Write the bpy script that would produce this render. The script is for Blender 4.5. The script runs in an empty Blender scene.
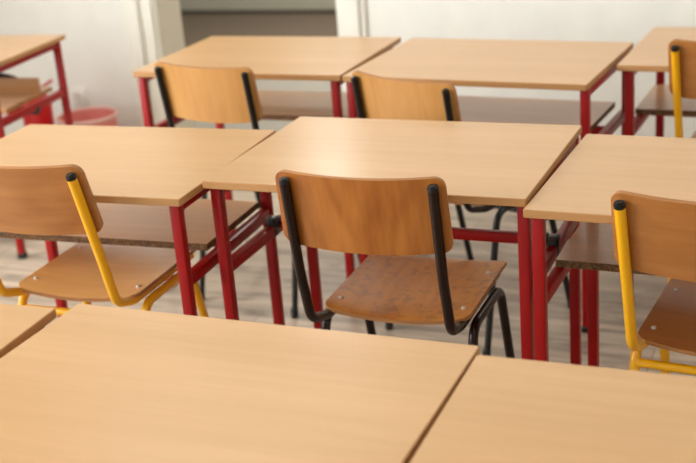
import bpy, bmesh, math, random
from mathutils import Vector, Matrix

# ---------------------------------------------------------------- camera, light, exposure
SC = bpy.context.scene
COL = SC.collection
EYE = Vector((0.0, 0.0, 1.60))
F_PX, PITCH, ROLL, YAW = 1216.4394, 0.354273, -0.080822, 0.407510
fwd = Vector((-math.sin(YAW) * math.cos(PITCH), math.cos(YAW) * math.cos(PITCH), -math.sin(PITCH)))
r0 = Vector((math.cos(YAW), math.sin(YAW), 0)); u0 = r0.cross(fwd)
cR = math.cos(ROLL); sR = math.sin(ROLL)
rt = cR * r0 + sR * u0; up = -sR * r0 + cR * u0
cam_d = bpy.data.cameras.new('camera'); cam = bpy.data.objects.new('camera', cam_d); COL.objects.link(cam)
M = Matrix.Identity(4)
for i in range(3):
    M[i][0] = rt[i]; M[i][1] = up[i]; M[i][2] = -fwd[i]; M[i][3] = EYE[i]
cam.matrix_world = M
cam_d.sensor_width = 36.0; cam_d.sensor_fit = 'HORIZONTAL'
cam_d.lens = F_PX * 36.0 / 696.0
cam_d.clip_start = 0.05
cam_d.dof.use_dof = True
cam_d.dof.focus_distance = 2.40
cam_d.dof.aperture_fstop = 3.6
SC.camera = cam

world = bpy.data.worlds.new('world'); SC.world = world; world.use_nodes = True
bg = world.node_tree.nodes['Background']
bg.inputs['Color'].default_value = (0.80, 0.88, 1.0, 1); bg.inputs['Strength'].default_value = 1.0

def area(name, loc, rot, sx, sy, power, col):
    l = bpy.data.lights.new(name, 'AREA'); l.shape = 'RECTANGLE'; l.size = sx; l.size_y = sy
    l.energy = power; l.color = col
    o = bpy.data.objects.new(name, l); COL.objects.link(o); o.location = loc; o.rotation_euler = rot
    return o
X0, X1, Y0, Y1, ZC = -4.9, 3.2, -3.2, 4.7, 3.0      # room extents
WINS = [(-1.9, 0.0), (0.5, 2.4)]
BWINS = [(-3.9, -1.6), (-0.9, 1.4)]                    # window openings in the back wall (x ranges)       # window openings in the left wall (y ranges)
for a, b in WINS:
    area('window_daylight', (X0 - 0.05, (a + b) / 2, 1.80), (0, -math.pi / 2 , 0), 1.7, b - a, 165, (0.92, 0.97, 1.0))
for a, b in BWINS:
    area('window_daylight', ((a + b) / 2, Y0 - 0.05, 1.80), (-math.pi / 2, 0, 0), b - a, 1.7, 70, (0.92, 0.97, 1.0))
LAMPS = [(-2.3, 3.7, 14), (0.6, 3.7, 11), (-2.3, 0.6, 4), (0.6, 0.6, 5)]
for x, y, w in LAMPS:
    area('ceiling_lamp_light', (x, y, ZC - 0.09), (0, 0, 0), 1.2, 0.5, w, (1.0, 0.98, 0.95))
area('corridor_light', (-2.4, 7.0, 2.7), (0, 0, 0), 1.6, 0.8, 150, (1.0, 0.97, 0.9))

SC.view_settings.view_transform = 'Standard'
SC.view_settings.look = 'None'
SC.view_settings.gamma = 1.0
SC.view_settings.use_curve_mapping = False
SC.view_settings.exposure = -0.28

# ---------------------------------------------------------------- materials
def lin(c):
    return tuple((v / 255 / 12.92) if v / 255 <= 0.04045 else ((v / 255 + 0.055) / 1.055) ** 2.4 for v in c) + (1,)
def mat(name, col, rough=0.5, metal=0.0, spec=0.5, bump=0.0, bscale=200, coat=0.0):
    m = bpy.data.materials.new(name); m.use_nodes = True
    b = m.node_tree.nodes['Principled BSDF']
    b.inputs['Base Color'].default_value = lin(col); b.inputs['Roughness'].default_value = rough
    b.inputs['Metallic'].default_value = metal; b.inputs['Specular IOR Level'].default_value = spec
    b.inputs['Coat Weight'].default_value = coat
    nt = m.node_tree; N = nt.nodes; L = nt.links
    # slight procedural variation on every surface
    tc = N.new('ShaderNodeTexCoord'); no = N.new('ShaderNodeTexNoise'); no.inputs['Scale'].default_value = 9
    no.inputs['Detail'].default_value = 4
    L.new(tc.outputs['Object'], no.inputs['Vector'])
    mx = N.new('ShaderNodeMix'); mx.data_type = 'RGBA'
    mx.inputs[6].default_value = tuple(v * 0.93 for v in lin(col)[:3]) + (1,)
    mx.inputs[7].default_value = tuple(min(1, v * 1.06) for v in lin(col)[:3]) + (1,)
    L.new(no.outputs['Fac'], mx.inputs[0]); L.new(mx.outputs[2], b.inputs['Base Color'])
    if bump:
        n2 = N.new('ShaderNodeTexNoise'); n2.inputs['Scale'].default_value = bscale
        L.new(tc.outputs['Object'], n2.inputs['Vector'])
        bp = N.new('ShaderNodeBump'); bp.inputs['Strength'].default_value = bump; bp.inputs['Distance'].default_value = 0.002
        L.new(n2.outputs['Fac'], bp.inputs['Height']); L.new(bp.outputs['Normal'], b.inputs['Normal'])
    return m
def wood(name, ca, cb, axis=0, rough=0.4, scale=1.0, wave=0.0, contrast=1.0, blotch=None, spec=0.5, coat=0.0):
    """streaky wood: noise stretched along one axis, optional growth-ring figure and worn blotches"""
    m = bpy.data.materials.new(name); m.use_nodes = True
    nt = m.node_tree; N = nt.nodes; L = nt.links; b = N['Principled BSDF']
    b.inputs['Roughness'].default_value = rough; b.inputs['Specular IOR Level'].default_value = spec
    b.inputs['Coat Weight'].default_value = coat; b.inputs['Coat Roughness'].default_value = 0.25
    tc = N.new('ShaderNodeTexCoord'); oi = N.new('ShaderNodeObjectInfo')
    add = N.new('ShaderNodeVectorMath'); add.operation = 'ADD'
    mul = N.new('ShaderNodeVectorMath'); mul.operation = 'MULTIPLY'
    rn = N.new('ShaderNodeVectorMath'); rn.operation = 'SCALE'; rn.inputs[0].default_value = (3.1, 5.7, 2.3)
    L.new(oi.outputs['Random'], rn.inputs['Scale'])
    L.new(tc.outputs['Object'], add.inputs[0]); L.new(rn.outputs[0], add.inputs[1])
    sv = [45 * scale] * 3; sv[axis] = 2.2 * scale
    mul.inputs[1].default_value = sv; L.new(add.outputs[0], mul.inputs[0])
    n1 = N.new('ShaderNodeTexNoise'); n1.inputs['Scale'].default_value = 1.0; n1.inputs['Detail'].default_value = 5
    n1.inputs['Roughness'].default_value = 0.6
    L.new(mul.outputs[0], n1.inputs['Vector'])
    mul2 = N.new('ShaderNodeVectorMath'); mul2.operation = 'MULTIPLY'
    sv2 = [9 * scale] * 3; sv2[axis] = 0.9 * scale; mul2.inputs[1].default_value = sv2
    L.new(add.outputs[0], mul2.inputs[0])
    n2 = N.new('ShaderNodeTexNoise'); n2.inputs['Scale'].default_value = 1.0; n2.inputs['Detail'].default_value = 3
    L.new(mul2.outputs[0], n2.inputs['Vector'])
    av = N.new('ShaderNodeMath'); av.operation = 'ADD'; L.new(n1.outputs['Fac'], av.inputs[0]); L.new(n2.outputs['Fac'], av.inputs[1])
    hv = N.new('ShaderNodeMath'); hv.operation = 'MULTIPLY'; hv.inputs[1].default_value = 0.5; L.new(av.outputs[0], hv.inputs[0])
    fac = hv
    if wave:
        mul3 = N.new('ShaderNodeVectorMath'); mul3.operation = 'MULTIPLY'
        sv3 = [7.0] * 3; sv3[axis] = 1.6; mul3.inputs[1].default_value = sv3
        L.new(add.outputs[0], mul3.inputs[0])
        n3 = N.new('ShaderNodeTexNoise'); n3.inputs['Scale'].default_value = 1.0; n3.inputs['Detail'].default_value = 1
        L.new(mul3.outputs[0], n3.inputs['Vector'])
        k = N.new('ShaderNodeMath'); k.operation = 'MULTIPLY'; k.inputs[1].default_value = 42; L.new(n3.outputs['Fac'], k.inputs[0])
        s = N.new('ShaderNodeMath'); s.operation = 'SINE'; L.new(k.outputs[0], s.inputs[0])
        w = N.new('ShaderNodeMath'); w.operation = 'MULTIPLY_ADD'; w.inputs[1].default_value = wave
        L.new(s.outputs[0], w.inputs[0]); L.new(hv.outputs[0], w.inputs[2]); fac = w
    rp = N.new('ShaderNodeMapRange'); rp.inputs['From Min'].default_value = 0.5 - 0.17 / contrast
    rp.inputs['From Max'].default_value = 0.5 + 0.17 / contrast
    L.new(fac.outputs[0], rp.inputs['Value'])
    mx = N.new('ShaderNodeMix'); mx.data_type = 'RGBA'; mx.inputs[6].default_value = lin(ca); mx.inputs[7].default_value = lin(cb)
    L.new(rp.outputs[0], mx.inputs[0]); out = mx.outputs[2]
    if blotch:
        n4 = N.new('ShaderNodeTexNoise'); n4.inputs['Scale'].default_value = 24; n4.inputs['Detail'].default_value = 6
        n4.inputs['Roughness'].default_value = 0.65; n4.inputs['Distortion'].default_value = 1.2
        L.new(add.outputs[0], n4.inputs['Vector'])
        r2 = N.new('ShaderNodeMapRange'); r2.inputs['From Min'].default_value = 0.50; r2.inputs['From Max'].default_value = 0.68
        r2.inputs['To Max'].default_value = 0.55
        L.new(n4.outputs['Fac'], r2.inputs['Value'])
        m2 = N.new('ShaderNodeMix'); m2.data_type = 'RGBA'; m2.inputs[7].default_value = lin(blotch)
        L.new(out, m2.inputs[6]); L.new(r2.outputs[0], m2.inputs[0]); out = m2.outputs[2]
    L.new(out, b.inputs['Base Color'])
    return m
def speckle(name, ca, cb, sc=260):
    m = bpy.data.materials.new(name); m.use_nodes = True
    nt = m.node_tree; N = nt.nodes; L = nt.links; b = N['Principled BSDF']; b.inputs['Roughness'].default_value = 0.8
    tc = N.new('ShaderNodeTexCoord'); v = N.new('ShaderNodeTexVoronoi'); v.inputs['Scale'].default_value = sc
    L.new(tc.outputs['Object'], v.inputs['Vector'])
    n = N.new('ShaderNodeTexNoise'); n.inputs['Scale'].default_value = 60; L.new(tc.outputs['Object'], n.inputs['Vector'])
    a = N.new('ShaderNodeMath'); a.operation = 'MULTIPLY'; L.new(v.outputs['Color'], a.inputs[0]); L.new(n.outputs['Fac'], a.inputs[1])
    mr = N.new('ShaderNodeMapRange'); mr.inputs['From Min'].default_value = 0.05; mr.inputs['From Max'].default_value = 0.5
    L.new(a.outputs[0], mr.inputs['Value'])
    mx = N.new('ShaderNodeMix'); mx.data_type = 'RGBA'; mx.inputs[6].default_value = lin(ca); mx.inputs[7].default_value = lin(cb)
    L.new(mr.outputs[0], mx.inputs[0]); L.new(mx.outputs[2], b.inputs['Base Color'])
    return m
def planks(name):
    m = bpy.data.materials.new(name); m.use_nodes = True
    nt = m.node_tree; N = nt.nodes; L = nt.links; b = N['Principled BSDF']; b.inputs['Roughness'].default_value = 0.42
    tc = N.new('ShaderNodeTexCoord')
    br = N.new('ShaderNodeTexBrick'); br.offset = 0.37; br.squash = 1.0
    br.inputs['Color1'].default_value = lin((190, 172, 152)); br.inputs['Color2'].default_value = lin((166, 148, 130))
    br.inputs['Mortar'].default_value = lin((124, 106, 90)); br.inputs['Scale'].default_value = 1.0
    br.inputs['Mortar Size'].default_value = 0.0016; br.inputs['Brick Width'].default_value = 1.25; br.inputs['Row Height'].default_value = 0.19
    br.inputs['Bias'].default_value = 0.0
    L.new(tc.outputs['Object'], br.inputs['Vector'])
    mul = N.new('ShaderNodeVectorMath'); mul.operation = 'MULTIPLY'; mul.inputs[1].default_value = (2.0, 22, 22)
    L.new(tc.outputs['Object'], mul.inputs[0])
    n = N.new('ShaderNodeTexNoise'); n.inputs['Scale'].default_value = 1.0; n.inputs['Detail'].default_value = 5; n.inputs['Distortion'].default_value = 0.8
    L.new(mul.outputs[0], n.inputs['Vector'])
    mr = N.new('ShaderNodeMapRange'); mr.inputs['From Min'].default_value = 0.32; mr.inputs['From Max'].default_value = 0.68
    mr.inputs['To Min'].default_value = 0.60; mr.inputs['To Max'].default_value = 1.28
    L.new(n.outputs['Fac'], mr.inputs['Value'])
    # darker knots
    mk = N.new('ShaderNodeVectorMath'); mk.operation = 'MULTIPLY'; mk.inputs[1].default_value = (3.2, 9.0, 1)
    L.new(tc.outputs['Object'], mk.inputs[0])
    nk = N.new('ShaderNodeTexNoise'); nk.inputs['Scale'].default_value = 1.3; nk.inputs['Detail'].default_value = 3; L.new(mk.outputs[0], nk.inputs['Vector'])
    rk = N.new('ShaderNodeMapRange'); rk.inputs['From Min'].default_value = 0.58; rk.inputs['From Max'].default_value = 0.72
    rk.inputs['To Min'].default_value = 1.0; rk.inputs['To Max'].default_value = 0.48
    L.new(nk.outputs['Fac'], rk.inputs['Value'])
    mm = N.new('ShaderNodeMath'); mm.operation = 'MULTIPLY'; L.new(mr.outputs[0], mm.inputs[0]); L.new(rk.outputs[0], mm.inputs[1])
    sc = N.new('ShaderNodeVectorMath'); sc.operation = 'SCALE'
    L.new(br.outputs['Color'], sc.inputs[0]); L.new(mm.outputs[0], sc.inputs['Scale'])
    L.new(sc.outputs[0], b.inputs['Base Color'])
    return m

M_TOP = wood('beech_laminate', (202, 157, 106), (215, 170, 121), 0, rough=0.3, contrast=1.0, coat=0.15)
M_EDGE = wood('beech_edge_band', (176, 126, 74), (196, 146, 92), 0, rough=0.5)
M_CHIP = speckle('chipboard_edge', (70, 48, 28), (140, 100, 60))
M_SHELF = wood('shelf_laminate', (206, 164, 124), (230, 182, 134), 0, rough=0.3, coat=0.15)
M_RED = mat('red_lacquered_steel', (156, 8, 8), 0.34, spec=0.3)
M_BLACKP = mat('black_plastic', (22, 22, 22), 0.35)
M_YEL = mat('yellow_lacquered_steel', (248, 180, 8), 0.3, coat=0.2)
M_BROWN = mat('dark_brown_lacquered_steel', (34, 16, 8), 0.25, spec=0.35)
M_BLK = mat('black_lacquered_steel', (11, 10, 9), 0.28)
M_RIVET = mat('rivet_steel', (225, 220, 210), 0.3, metal=0.15)
M_WFIG = wood('plywood_figured', (150, 80, 20), (188, 118, 48), 2, rough=0.36, wave=0.055, coat=0.1)
M_WHOR = wood('plywood_straight', (164, 100, 44), (190, 128, 68), 0, rough=0.35, wave=0.05, coat=0.15)
M_WLT = wood('plywood_pale', (186, 128, 62), (206, 150, 84), 2, rough=0.35, coat=0.25)
M_SWORN = wood('seat_plywood_worn', (200, 120, 26), (222, 146, 44), 1, rough=0.3, wave=0.04, blotch=(120, 68, 28), coat=0.1)
M_SEAT = wood('seat_plywood', (228, 166, 94), (238, 182, 112), 0, rough=0.25, coat=0.7)
M_SDARK = wood('seat_plywood_dark', (172, 104, 48), (190, 122, 62), 0, rough=0.3, coat=0.2)
M_PLY = wood('ply_edge', (150, 96, 50), (188, 132, 78), 0, rough=0.6, scale=3)
M_WALL = mat('white_wall_paint', (246, 244, 236), 0.7, bump=0.15)
M_TRIM = mat('white_gloss_trim', (249, 246, 234), 0.35)
M_REVEAL = mat('cream_reveal', (222, 214, 196), 0.6)
M_CORR = mat('grey_green_corridor_paint', (172, 168, 150), 0.6)
M_SKIRT = mat('dark_skirting', (66, 58, 48), 0.5)
M_CGREY = mat('corridor_grey_floor', (150, 144, 134), 0.5)
M_CFLOOR = mat('corridor_carpet_brown', (96, 82, 68), 0.85, bump=0.3)
M_CEIL = mat('ceiling_paint', (240, 238, 232), 0.8)
M_FLOOR = planks('grey_brown_plank_floor')
M_PINK = mat('pink_plastic', (236, 140, 130), 0.4)
M_REDP = mat('red_plastic', (205, 22, 26), 0.3)
M_PALE = mat('pale_pink_plastic', (235, 190, 180), 0.5)
M_SOCK = mat('white_socket_plastic', (240, 236, 226), 0.35)
M_SOCKD = mat('grey_socket_holes', (222, 216, 206), 0.5)
M_CLAMP = mat('dark_clamp_metal', (48, 42, 38), 0.35, metal=0.3)
M_BAG = mat('black_fabric', (28, 30, 26), 0.8)

# ---------------------------------------------------------------- mesh helpers
def link(name, bm, mats, parent=None, smooth=True, loc=None, ang=0.6):
    bmesh.ops.recalc_face_normals(bm, faces=bm.faces)
    me = bpy.data.meshes.new(name); bm.to_mesh(me); bm.free()
    for m in (mats if isinstance(mats, (list, tuple)) else [mats]): me.materials.append(m)
    if smooth:
        for p in me.polygons: p.use_smooth = True
        try: me.set_sharp_from_angle(angle=ang)
        except Exception: pass
    o = bpy.data.objects.new(name, me); COL.objects.link(o)
    if parent: o.parent = parent
    if loc is not None: o.location = loc
    return o
def empty(name, loc, rz, label, cat, group=None):
    o = bpy.data.objects.new(name, None); COL.objects.link(o); o.location = loc; o.rotation_euler = (0, 0, rz)
    o.empty_display_size = 0.1
    o['label'] = label; o['category'] = cat
    if group: o['group'] = group
    return o
def tag(o, label, cat, group=None):
    o['label'] = label; o['category'] = cat
    if group: o['group'] = group
    return o
def box(bm, a, b, bev=0.0, seg=2):
    x0, y0, z0 = a; x1, y1, z1 = b
    v = [bm.verts.new(c) for c in ((x0, y0, z0), (x1, y0, z0), (x1, y1, z0), (x0, y1, z0), (x0, y0, z1), (x1, y0, z1), (x1, y1, z1), (x0, y1, z1))]
    fs = [bm.faces.new([v[i] for i in q]) for q in ((0, 3, 2, 1), (4, 5, 6, 7), (0, 1, 5, 4), (1, 2, 6, 5), (2, 3, 7, 6), (3, 0, 4, 7))]
    if bev:
        es = list({e for f in fs for e in f.edges})
        bmesh.ops.bevel(bm, geom=es, offset=bev, segments=seg, affect='EDGES', profile=0.5)
def struct(name, a, b, m, extra=None, bev=0):
    bm = bmesh.new(); box(bm, a, b, bev)
    for q in (extra or []): box(bm, *q)
    o = link(name, bm, m, smooth=False); o['kind'] = 'structure'; return o
def tube(bm, pts, r, n=14, rounds=None, square=False, caps=True):
    """sweep a circle along pts; corners rounded with radius `rounds`"""
    P = [Vector(p) for p in pts]
    if rounds:
        Q = [P[0]]
        for i in range(1, len(P) - 1):
            a = (P[i - 1] - P[i]); b = (P[i + 1] - P[i]); la, lb = a.length, b.length; a.normalize(); b.normalize()
            th = a.angle(b); rr = rounds[i - 1] if isinstance(rounds, (list, tuple)) else rounds
            t = min(rr / math.tan(th / 2) if th < math.pi - 1e-4 else 0, la * 0.49, lb * 0.49)
            if t < 1e-4: Q.append(P[i]); continue
            A = P[i] + a * t; B = P[i] + b * t
            for k in range(9):
                s = k / 8; Q.append((1 - s) ** 2 * A + 2 * s * (1 - s) * P[i] + s * s * B)
        Q.append(P[-1]); P = Q
    ref = None; rings = []
    for i, p in enumerate(P):
        if i == 0: t = P[1] - P[0]
        elif i == len(P) - 1: t = P[-1] - P[-2]
        else: t = (P[i + 1] - p).normalized() + (p - P[i - 1]).normalized()
        t.normalize()
        if ref is None:
            ref = Vector((1, 0, 0)) if abs(t.x) < 0.9 else Vector((0, 1, 0))
        ref = (ref - t * ref.dot(t)).normalized(); bi = t.cross(ref)
        rings.append([bm.verts.new(p + r * (math.cos(2 * math.pi * k / n) * ref + math.sin(2 * math.pi * k / n) * bi)) for k in range(n)])
    for i in range(len(rings) - 1):
        for k in range(n):
            bm.faces.new((rings[i][k], rings[i][(k + 1) % n], rings[i + 1][(k + 1) % n], rings[i + 1][k]))
    if caps:
        bm.faces.new(rings[0][::-1]); bm.faces.new(rings[-1])
def lathe(bm, prof, n=32, c=(0, 0, 0)):
    rings = []
    for r, z in prof:
        if r < 1e-5: rings.append([bm.verts.new((c[0], c[1], c[2] + z))])
        else: rings.append([bm.verts.new((c[0] + r * math.cos(2 * math.pi * k / n), c[1] + r * math.sin(2 * math.pi * k / n), c[2] + z)) for k in range(n)])
    for A, B in zip(rings, rings[1:]):
        for k in range(n):
            if len(A) == 1 and len(B) == 1: continue
            if len(A) == 1: bm.faces.new((A[0], B[k], B[(k + 1) % n]))
            elif len(B) == 1: bm.faces.new((A[k], A[(k + 1) % n], B[0]))
            else: bm.faces.new((A[k], A[(k + 1) % n], B[(k + 1) % n], B[k]))

# ---------------------------------------------------------------- room shell
struct('floor', (X0 - 0.15, Y0 - 0.15, -0.1), (X1 + 0.15, Y1, 0), M_FLOOR, extra=[((-2.87, Y1, -0.1), (-1.989, Y1 + 0.2, 0)), ((-6.4, 4.9, -0.1), (0.5, 8.4, -0.004))])
struct('floor_passage', (-6.4, 4.9, -0.02), (0.5, 6.55, 0.0), M_CGREY)
struct('floor_corridor', (-6.4, 6.55, -0.02), (0.5, 8.25, 0.0), M_CFLOOR)
struct('ceiling', (X0 - 0.15, Y0 - 0.15, ZC), (X1 + 0.15, Y1 + 0.2, ZC + 0.1), M_CEIL)
# front wall with doorway
DX0, DX1, DH = -2.87, -1.989, 2.1
struct('wall_front', (X0 - 0.15, Y1, 0), (DX0, Y1 + 0.2, ZC), M_WALL,
       extra=[((DX1, Y1, 0), (X1 + 0.15, Y1 + 0.2, ZC)), ((DX0, Y1, DH), (DX1, Y1 + 0.2, ZC))])
struct('wall_right', (X1, Y0, 0), (X1 + 0.15, Y1, ZC), M_WALL)
ex = []; xs = [X0 - 0.15] + [v for w in BWINS for v in w] + [X1 + 0.15]
for a, b in BWINS: ex += [((a, Y0 - 0.15, 0), (b, Y0, 0.92)), ((a, Y0 - 0.15, 2.68), (b, Y0, ZC))]
for i in range(2, len(xs), 2): ex.append(((xs[i], Y0 - 0.15, 0), (xs[i + 1], Y0, ZC)))
struct('wall_back', (xs[0], Y0 - 0.15, 0), (xs[1], Y0, ZC), M_WALL, extra=ex)
for i, (a, b) in enumerate(BWINS):
    x = (a + b) / 2
    struct('window_%d' % (i + 3), (a, Y0 - 0.13, 0.92), (a + 0.06, Y0 - 0.08, 2.68), M_TRIM,
           extra=[((b - 0.06, Y0 - 0.13, 0.92), (b, Y0 - 0.08, 2.68)), ((a, Y0 - 0.13, 0.92), (b, Y0 - 0.08, 0.98)),
                  ((a, Y0 - 0.13, 2.62), (b, Y0 - 0.08, 2.68)), ((x - 0.03, Y0 - 0.13, 0.92), (x + 0.03, Y0 - 0.08, 2.68)),
                  ((a, Y0 - 0.10, 0.90), (b, Y0 + 0.12, 0.93))])
ex = []; ys = [Y0] + [v for w in WINS for v in w] + [Y1]
for a, b in WINS: ex += [((X0 - 0.15, a, 0), (X0, b, 0.92)), ((X0 - 0.15, a, 2.68), (X0, b, ZC))]
for i in range(2, len(ys), 2): ex.append(((X0 - 0.15, ys[i], 0), (X0, ys[i + 1], ZC)))
struct('wall_left', (X0 - 0.15, ys[0], 0), (X0, ys[1], ZC), M_WALL, extra=ex)
for i, (a, b) in enumerate(WINS):
    y = (a + b) / 2
    struct('window_%d' % (i + 1), (X0 - 0.13, a, 0.92), (X0 - 0.08, a + 0.06, 2.68), M_TRIM,
           extra=[((X0 - 0.13, b - 0.06, 0.92), (X0 - 0.08, b, 2.68)), ((X0 - 0.13, a, 0.92), (X0 - 0.08, b, 0.98)),
                  ((X0 - 0.13, a, 2.62), (X0 - 0.08, b, 2.68)), ((X0 - 0.13, y - 0.03, 0.92), (X0 - 0.08, y + 0.03, 2.68)),
                  ((X0 - 0.10, a, 0.90), (X0 + 0.12, b, 0.93))])
struct('corner_shade_block', (X0, 2.55, 0), (-4.42, 2.95, ZC), M_WALL)  # unseen block, added to keep window light off the front wall's left corner
# cream reveal lining inside the doorway, duller than the white trim
struct('trim_1', (DX0 + 0.0, Y1 + 0.012, 0), (DX0 + 0.006, Y1 + 0.2, DH), M_REVEAL,
       extra=[((DX1 - 0.006, Y1 + 0.012, 0), (DX1, Y1 + 0.2, DH))])
# moulded architraves: two raised steps with a groove between
struct('trim_2', (DX0 - 0.165, Y1 - 0.018, 0), (DX0 + 0.004, Y1, DH + 0.12), M_TRIM,
       extra=[((DX0 - 0.135, Y1 - 0.042, 0), (DX0 - 0.075, Y1 - 0.018, DH + 0.12), 0.006),
              ((DX0 - 0.048, Y1 - 0.036, 0), (DX0 - 0.006, Y1 - 0.018, DH + 0.08), 0.006)])
struct('trim_3', (DX1 - 0.004, Y1 - 0.018, 0), (DX1 + 0.12, Y1, DH + 0.12), M_TRIM,
       extra=[((DX1 + 0.004, Y1 - 0.034, 0), (DX1 + 0.10, Y1 - 0.018, DH + 0.12), 0.006)])
struct('trim_4', (DX0 - 0.135, Y1 - 0.02, DH), (DX1 + 0.12, Y1, DH + 0.13), M_TRIM)
struct('baseboard_front', (X0, Y1 - 0.014, 0), (DX0 - 0.135, Y1, 0.07), M_TRIM, extra=[((DX1 + 0.12, Y1 - 0.014, 0), (X1, Y1, 0.07))])
# corridor beyond the doorway
struct('wall_corridor', (-6.4, 8.25, 0), (0.5, 8.5, ZC), M_CORR, extra=[((-6.5, 4.9, 0), (-6.4, 8.5, ZC)), ((0.5, 4.9, 0), (0.6, 8.5, ZC))])
struct('ceiling_corridor', (-6.5, 4.9, ZC), (0.6, 8.5, ZC + 0.1), M_CEIL)
struct('baseboard_corridor', (-6.4, 8.235, 0), (0.5, 8.25, 0.028), M_SKIRT)
for x, y, w in LAMPS:
    e = empty('ceiling_lamp', (x, y, ZC), 0, 'white flat ceiling lamp above the rows of desks', 'lamp', 'ceiling lamps')
    bm = bmesh.new(); box(bm, (-0.63, -0.28, -0.07), (0.63, 0.28, 0.0), 0.006); link('housing', bm, M_TRIM, e)

# ---------------------------------------------------------------- desks
H, D = 0.766, 0.548
def shape_plate(bm, W, D, z0, z1, rc=0.004):
    """tabletop: rounded rectangle extruded; side faces get material 1"""
    pts = []
    for cx, cy, a0 in ((W - rc, rc, -90), (W - rc, D - rc, 0), (rc, D - rc, 90), (rc, rc, 180)):
        for k in range(5):
            a = math.radians(a0 + 22.5 * k); pts.append((cx + rc * math.cos(a), cy + rc * math.sin(a)))
    e = 0.0015
    def ring(ins, z):
        out = []
        for x, y in pts:
            dx = (x - W / 2); dy = (y - D / 2)
            out.append(bm.verts.new((x - math.copysign(ins, dx), y - math.copysign(ins, dy), z)))
        return out
    R = [ring(e, z0), ring(0, z0 + e), ring(0, z1 - e), ring(e, z1)]
    bm.faces.new(R[0][::-1]).material_index = 2; bm.faces.new(R[3]).material_index = 0
    n = len(pts)
    for A, B in zip(R, R[1:]):
        for k in range(n):
            f = bm.faces.new((A[k], A[(k + 1) % n], B[(k + 1) % n], B[k])); f.material_index = 1
def desk(name_loc, rz, W, label, shelf=True, dz=0.0, back_board=False, low=0.0, ins=(0.023, 0.023)):
    x, y = name_loc
    e = empty('school_desk', (x, y, 0), rz, label, 'desk', 'school desks standing in rows')
    h = H + dz; t = 0.018; q = 0.0125
    bm = bmesh.new(); shape_plate(bm, W, D, h - t, h); link('tabletop', bm, [M_TOP, M_EDGE, M_TOP], e, ang=0.5)
    ly = (0.034, D - 0.04); lx = (ins[0], W - ins[1])
    for i, X in enumerate(lx):
        for Y in ly:
            bm = bmesh.new(); box(bm, (X - q, Y - q, 0.012), (X + q, Y + q, h - t - 0.001), 0.003)
            # little triangular gusset towards the top rail
            g = 1 if Y < D / 2 else -1
            v = [bm.verts.new(c) for c in ((X - 0.004, Y + g * q, h - t - 0.026), (X - 0.004, Y + g * (q + 0.02), h - t - 0.026), (X - 0.004, Y + g * q, h - t - 0.05),
                                           (X + 0.004, Y + g * q, h - t - 0.026), (X + 0.004, Y + g * (q + 0.02), h - t - 0.026), (X + 0.004, Y + g * q, h - t - 0.05))]
            for f in ((0, 1, 2), (5, 4, 3), (0, 3, 4, 1), (1, 4, 5, 2), (2, 5, 3, 0)): bm.faces.new([v[k] for k in f])
            lg = link('leg', bm, M_RED, e)
            bm = bmesh.new(); box(bm, (X - q - 0.002, Y - q - 0.002, 0), (X + q + 0.002, Y + q + 0.002, 0.022), 0.003)
            link('foot_cap', bm, M_BLACKP, lg)
        bm = bmesh.new(); box(bm, (X - 0.0105, ly[0] + q, h - t - 0.026), (X + 0.0105, ly[1] - q, h - t - 0.001), 0.003)
        link('top_rail', bm, M_RED, e)
        bm = bmesh.new(); box(bm, (X - 0.0115, ly[0] + q, 0.5385 + low), (X + 0.0115, ly[1] - q, 0.5675 + low), 0.003)
        link('side_bar', bm, M_RED, e)
    zs = 0.551 + low * 1.5 if shelf else 0.577
    sy = 0.29
    bm = bmesh.new(); box(bm, (lx[0] + 0.013, sy - 0.011, zs - 0.0125), (lx[1] - 0.013, sy + 0.011, zs + 0.0125), 0.003)
    link('stretcher', bm, M_RED, e)
    for s, X in ((1, lx[0]), (-1, lx[1])):
        bm = bmesh.new()
        box(bm, (X - 0.0125, sy - 0.016, 0.538 + low * 1.5), (X + 0.0125, sy + 0.016, 0.588 if not shelf else 0.568 + low * 1.5), 0.004)
        a = X + s * 0.0125; b = X + s * 0.028
        box(bm, (min(a, b), sy - 0.0135, zs - 0.015), (max(a, b), sy + 0.0135, zs + 0.015), 0.004)
        tube(bm, [(X + s * 0.025, sy - 0.028, zs), (X + s * 0.025, sy + 0.02, zs)], 0.006, 8)
        if not shelf or back_board: link('clamp', bm, M_CLAMP, e)
        else: bm.free()
    if shelf:
        bm = bmesh.new(); box(bm, (0.016, 0.185, 0.5685 + low * 1.5), (W - (0.046 if not back_board else 0.085), 0.495 + (0.03 if back_board else 0), 0.5855 + low * 1.5), 0.0)
        for f in bm.faces: f.material_index = 0 if abs(f.normal.z) > 0.5 else 1
        bm.normal_update()
        for f in bm.faces: f.material_index = 0 if abs(f.normal.z) > 0.5 else 1
        sh = link('shelf', bm, [M_SHELF, M_EDGE if back_board else M_CHIP], e, smooth=False)
        if back_board:
            bm = bmesh.new(); box(bm, (0.016, 0.430, 0.5855 + low * 1.5), (W - 0.085, 0.444, 0.5855 + low * 1.5 + 0.057), 0.002)
            link('back_board', bm, M_EDGE, sh)
    return e
desk((-1.337, 2.287), -0.005, 0.749, 'shelfless beech desk in the middle row behind the brown-framed chair', shelf=False, dz=0.011, ins=(0.018, 0.0130))
desk((-2.093, 2.166), 0.035, 0.75, 'beech desk with shelf and red legs behind the yellow-framed chair on the left', ins=(0.03, 0.029))
desk((-0.587, 2.252), -0.034, 0.75, 'beech desk with dark-fronted shelf behind the right yellow-framed chair, middle row')
desk((-2.148, 3.320), -0.006, 0.732, 'beech desk in the far row in front of the doorway', dz=0.003, ins=(0.015, 0.032))
desk((-1.413, 3.320), -0.070, 0.753, 'beech desk in the far row right of the doorway, before the white wall', ins=(0.0135, 0.0135))
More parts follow.
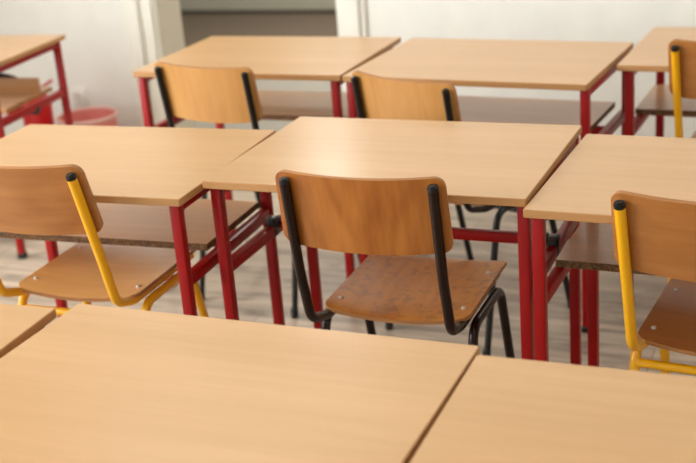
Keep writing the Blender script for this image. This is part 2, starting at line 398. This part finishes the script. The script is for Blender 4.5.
desk((-0.622, 3.505), -0.045, 0.75, 'beech desk at the far right, partly out of frame, with yellow-framed chair', ins=(0.031, 0.023))
desk((-1.247, 1.095), -0.010, 0.742, 'large blurred beech desktop across the foreground, centre left')
desk((-0.4935, 1.058), 0.005, 0.75, 'foreground beech desktop in the lower right corner')
desk((-1.995, 1.035), 0.045, 0.75, 'foreground beech desktop cut off at the lower left edge')
desk((-3.572, 3.390), 0.080, 0.75, 'beech desk at the upper left corner near the red bucket and pink bin', dz=-0.02, back_board=True, low=-0.03)

# ---------------------------------------------------------------- chairs
def plate_solid(bm, grid, th, normal_fn=None):
    """grid[i][j] of Vectors -> solid plate of thickness th (offset along computed normals)"""
    n, m = len(grid), len(grid[0])
    def nrm(i, j):
        a = grid[min(i + 1, n - 1)][j] - grid[max(i - 1, 0)][j]; b = grid[i][min(j + 1, m - 1)] - grid[i][max(j - 1, 0)]
        return a.cross(b).normalized()
    A = [[bm.verts.new(grid[i][j] + nrm(i, j) * th / 2) for j in range(m)] for i in range(n)]
    B = [[bm.verts.new(grid[i][j] - nrm(i, j) * th / 2) for j in range(m)] for i in range(n)]
    for i in range(n - 1):
        for j in range(m - 1):
            bm.faces.new((A[i][j], A[i + 1][j], A[i + 1][j + 1], A[i][j + 1]))
            bm.faces.new((B[i][j], B[i][j + 1], B[i + 1][j + 1], B[i + 1][j]))
    edge = [(i, 0) for i in range(n)] + [(n - 1, j) for j in range(1, m)] + [(i, m - 1) for i in range(n - 2, -1, -1)] + [(0, j) for j in range(m - 2, 0, -1)]
    for k in range(len(edge)):
        a = edge[k]; b = edge[(k + 1) % len(edge)]
        f = bm.faces.new((A[a[0]][a[1]], A[b[0]][b[1]], B[b[0]][b[1]], B[a[0]][a[1]])); f.material_index = 1
def rr_map(u, v, w, h, r):
    """map the unit square (-1..1) to a rounded rectangle of half sizes w,h with corner radius r"""
    x, y = u * w, v * h
    # pull corner region onto the arc
    dx = abs(x) - (w - r); dy = abs(y) - (h - r)
    if dx > 0 and dy > 0:
        m = max(dx, dy); l = math.hypot(dx, dy); k = m / l
        x = math.copysign(w - r + dx * k, x); y = math.copysign(h - r + dy * k, y)
    return x, y
def params(n, w, r):
    """parameter values with extra density near the rounded ends"""
    a = [-(1 - r / w * (1 - k / 6.0)) - 0 for k in range(0)]
    e = r / w; core = [-1 + e + (2 - 2 * e) * k / n for k in range(n + 1)]
    left = [-1 + e * k / 6 for k in range(6)]
    return left + core + [-v for v in left[::-1]]
def chair(loc, rz, label, m_frame, m_back, m_seat, s=1.0, dh=0.0, crossbar=False, lean=False):
    x, y = loc
    e = empty('school_chair', (x, y, 0), rz, label, 'chair', 'plywood school chairs behind the desks')
    zs = 0.4555 + dh          # seat mid surface
    ts = 0.164 * s; R = 0.0100 if m_frame is M_BLK else 0.0114
    capz, capy = (0.812 + dh, -0.341) if lean else (0.818 + dh, -0.334)
    k0, k1, k2 = (-0.268, (-0.243, 0.468), (-0.165, 0.4405)) if lean else (-0.293, (-0.264, 0.466), (-0.180, 0.4405))
    def line(z):            # y of the tube centre at height z
        a = (0.826 + dh, -0.345 if lean else -0.335); b = (0.56 + dh, k0)
        return a[1] + (z - a[0]) * (b[1] - a[1]) / (b[0] - a[0])
    for sd in (-1, 1):
        bm = bmesh.new(); X = sd * ts
        tube(bm, [(X, capy, capz - 0.004), (X, line(0.60 + dh), 0.60 + dh), (X, k1[0], k1[1] + dh), (X * 0.97, k2[0], k2[1] + dh), (X * 0.95, 0.14, 0.437 + dh)], R, 16, rounds=[0.3, 0.05, 0.08])
        tb = link('back_tube', bm, m_frame, e)
        bm = bmesh.new()
        d = Vector((0, capy - line(0.6 + dh), capz - 0.6 - dh)).normalized(); c = Vector((X, capy, capz - 0.006))
        tube(bm, [c, c + d * 0.006], R + 0.0004, 16); tube(bm, [c + d * 0.006, c + d * 0.0095], R - 0.001, 16); tube(bm, [c + d * 0.0095, c + d * 0.012], R - 0.005, 16)
        link('end_cap', bm, M_BLACKP, tb)
        bm = bmesh.new(); zt = 0.424 + dh; X2 = sd * (ts + 0.015)
        tube(bm, [(sd * (ts + 0.024), -0.235, 0.012), (X2, -0.150, zt + 0.002), (X2, 0.085, zt - 0.002), (sd * (ts + 0.024), 0.200, 0.012)], R, 16, rounds=[0.05, 0.05])
        lf = link('leg_frame', bm, m_frame, e)
        for yy in (-0.235, 0.200):
            bm = bmesh.new(); tube(bm, [(sd * (ts + 0.0245), yy * 1.01, 0), (sd * (ts + 0.0235), yy, 0.03)], R + 0.0025, 12)
            link('foot_cap', bm, M_BLACKP, lf)
    # bars joining the two sides under the seat
    bm = bmesh.new(); tube(bm, [(-ts, 0.10, 0.432 + dh), (ts, 0.10, 0.432 + dh)], 0.009, 12)
    link('cross_bar', bm, m_frame, e)
    if crossbar is True:
        bm = bmesh.new(); tube(bm, [(-ts - 0.016, -0.158, 0.390 + dh), (ts + 0.016, -0.158, 0.390 + dh)], 0.010, 12)
        link('cross_bar', bm, m_frame, e)
    if crossbar == 'front':
        bm = bmesh.new(); tube(bm, [(-ts - 0.017, 0.118, 0.325 + dh), (ts + 0.017, 0.118, 0.325 + dh)], 0.009, 12)
        link('cross_bar', bm, m_frame, e)
    # seat
    bm = bmesh.new(); w = 0.176 * s; g = []
    us = params(14, w, 0.035); vs = params(14, 0.18, 0.035)
    for v in vs:
        row = []
        for u in us:
            a, b = rr_map(u, v, w, 0.178, 0.030 if v < 0 else 0.014)
            t = b / 0.178
            bb = b - 0.011 * (1 - (a / w) ** 2) * max(0, -t)          # rear edge bows outwards
            z = zs - 0.010 * (1 - (a / w) ** 2) * (1 - 0.4 * t) - 0.016 * max(0, t - 0.72) / 0.28 * max(0, t - 0.72)
            row.append(Vector((a, bb, z)))
        g.append(row)
    plate_solid(bm, g, 0.009)
    st = link('seat', bm, [m_seat, M_PLY], e, ang=0.8)
    for a, b in ((-0.150, -0.12), (0.150, -0.12), (-0.150, 0.09), (0.150, 0.09)):
        bm = bmesh.new(); lathe(bm, [(0, 0.0030), (0.003, 0.0026), (0.0055, 0.0008), (0.0055, -0.003)], 12, (a * s, b, zs + 0.0030))
        link('rivet', bm, M_RIVET, st)
    # backrest
    bm = bmesh.new(); wb = (0.185 if m_frame is M_BLK else 0.190) * s; hb = 0.086; zc = (0.748 if lean else 0.750) + dh; g = []
    us = params(18, wb, 0.024); vs = params(10, hb, 0.024)
    for v in vs:
        row = []
        for u in us:
            a, b = rr_map(u, v, wb, hb, 0.024)
            k = 1 - (a / wb) ** 2; a = a * (1 - 0.012 * b / hb) + ((0.003 if s == 1.0 else -0.006) if lean else -0.006 if m_frame is M_BLK else -0.004)
            z = zc + b - 0.010 * k * max(0, -b / hb) - 0.007 * k * max(0, b / hb)
            yy = line(z) + 0.0225 - 0.022 * k
            row.append(Vector((a, yy, z)))
        g.append(row)
    plate_solid(bm, g, 0.010)
    bk = link('backrest', bm, [m_back, M_PLY], e, ang=0.8)
    return e
chair((-0.921, 2.527), 0.007, 'brown-framed plywood chair with worn seat in sharp focus at centre', M_BROWN, M_WFIG, M_SWORN, dh=0.005)
chair((-1.711, 2.425), 0.026, 'yellow-framed plywood chair at the left edge of the middle row', M_YEL, M_WHOR, M_SEAT, s=0.98, dh=0.032, crossbar=True, lean=True)
chair((-0.187, 2.507), -0.091, 'yellow-framed chair at the right edge of the middle row, dark seat', M_YEL, M_WHOR, M_SDARK, dh=0.002, crossbar=True, lean=True)
chair((-1.003, 3.343), -0.373, 'black-framed chair turned askew, right one of the far row pair', M_BLK, M_WLT, M_SEAT, crossbar='front')
chair((-1.742, 3.471), -0.159, 'black-framed chair at the far row desk before the doorway', M_BLK, M_WLT, M_SEAT)
chair((-0.258, 3.742), -0.070, 'yellow-framed chair in the upper right corner at the far right desk', M_YEL, M_WHOR, M_SEAT, dh=0.026, crossbar=True, lean=True)

# ---------------------------------------------------------------- things by the wall
e = empty('wall_socket', (-3.3467, Y1, 0.297), 0, 'white power socket on the wall above the pink bin', 'socket')
bm = bmesh.new(); box(bm, (-0.041, -0.011, -0.041), (0.041, 0.0, 0.041), 0.004); link('cover_plate', bm, M_SOCK, e)
bm = bmesh.new()
lathe(bm, [(0.0215, 0.0), (0.0215, 0.004), (0.0185, 0.004), (0.0175, 0.0005), (0, 0.0005)], 24)
bmesh.ops.rotate(bm, verts=bm.verts, cent=(0, 0, 0), matrix=Matrix.Rotation(math.pi / 2, 3, 'X'))
bmesh.ops.translate(bm, verts=bm.verts, vec=(0, -0.011, 0)); link('socket_well', bm, M_SOCKD, e)

e = empty('waste_bin', (-3.140, 4.44, 0), 0, 'round pink plastic waste bin on the floor by the white wall', 'bin')
bm = bmesh.new()
lathe(bm, [(0, 0.004), (0.098, 0.0), (0.104, 0.006), (0.132, 0.276), (0.132, 0.282), (0.126, 0.282), (0.098, 0.014), (0, 0.012)], 40)
link('bucket', bm, M_PINK, e)
bm = bmesh.new(); lathe(bm, [(0.127, 0.276), (0.133, 0.274), (0.139, 0.278), (0.139, 0.288), (0.133, 0.292), (0.127, 0.288), (0.127, 0.276)], 40)
link('rim', bm, M_PALE, e)

e = empty('bucket', (-3.390, 4.42, 0), 0, 'small red plastic bucket on the floor left of the pink bin', 'bucket')
bm = bmesh.new()
lathe(bm, [(0, 0.003), (0.055, 0.0), (0.060, 0.006), (0.070, 0.33), (0.064, 0.365), (0.048, 0.382), (0, 0.388)], 32)
link('bucket_body', bm, M_REDP, e)
bm = bmesh.new(); lathe(bm, [(0.0655, 0.205), (0.0672, 0.207), (0.0676, 0.232), (0.0660, 0.234), (0.0655, 0.205)], 32); link('band', bm, M_PALE, e)
bm = bmesh.new(); tube(bm, [(0.02, 0.0, 0.384), (0.035, 0.01, 0.41), (0.085, 0.03, 0.44)], 0.007, 10, rounds=0.02); link('handle', bm, M_REDP, e)

# black pencil pouch lying on the far-left desk's shelf
bm = bmesh.new()
pts = []
for i in range(13):
    a = i / 12; r = 0.034 * math.sin(math.pi * (0.08 + 0.84 * a)) ** 0.5
    pts.append((r, (a - 0.5) * 0.24))
lathe(bm, [(0, pts[0][1])] + pts + [(0, pts[-1][1])], 20)
bmesh.ops.rotate(bm, verts=bm.verts, cent=(0, 0, 0), matrix=Matrix.Rotation(math.pi / 2, 3, 'Y'))
o = link('pencil_pouch', bm, M_BAG, None, loc=(-3.19, 3.905, 0.576)); tag(o, 'rounded black pouch on the shelf of the upper-left desk', 'pouch')
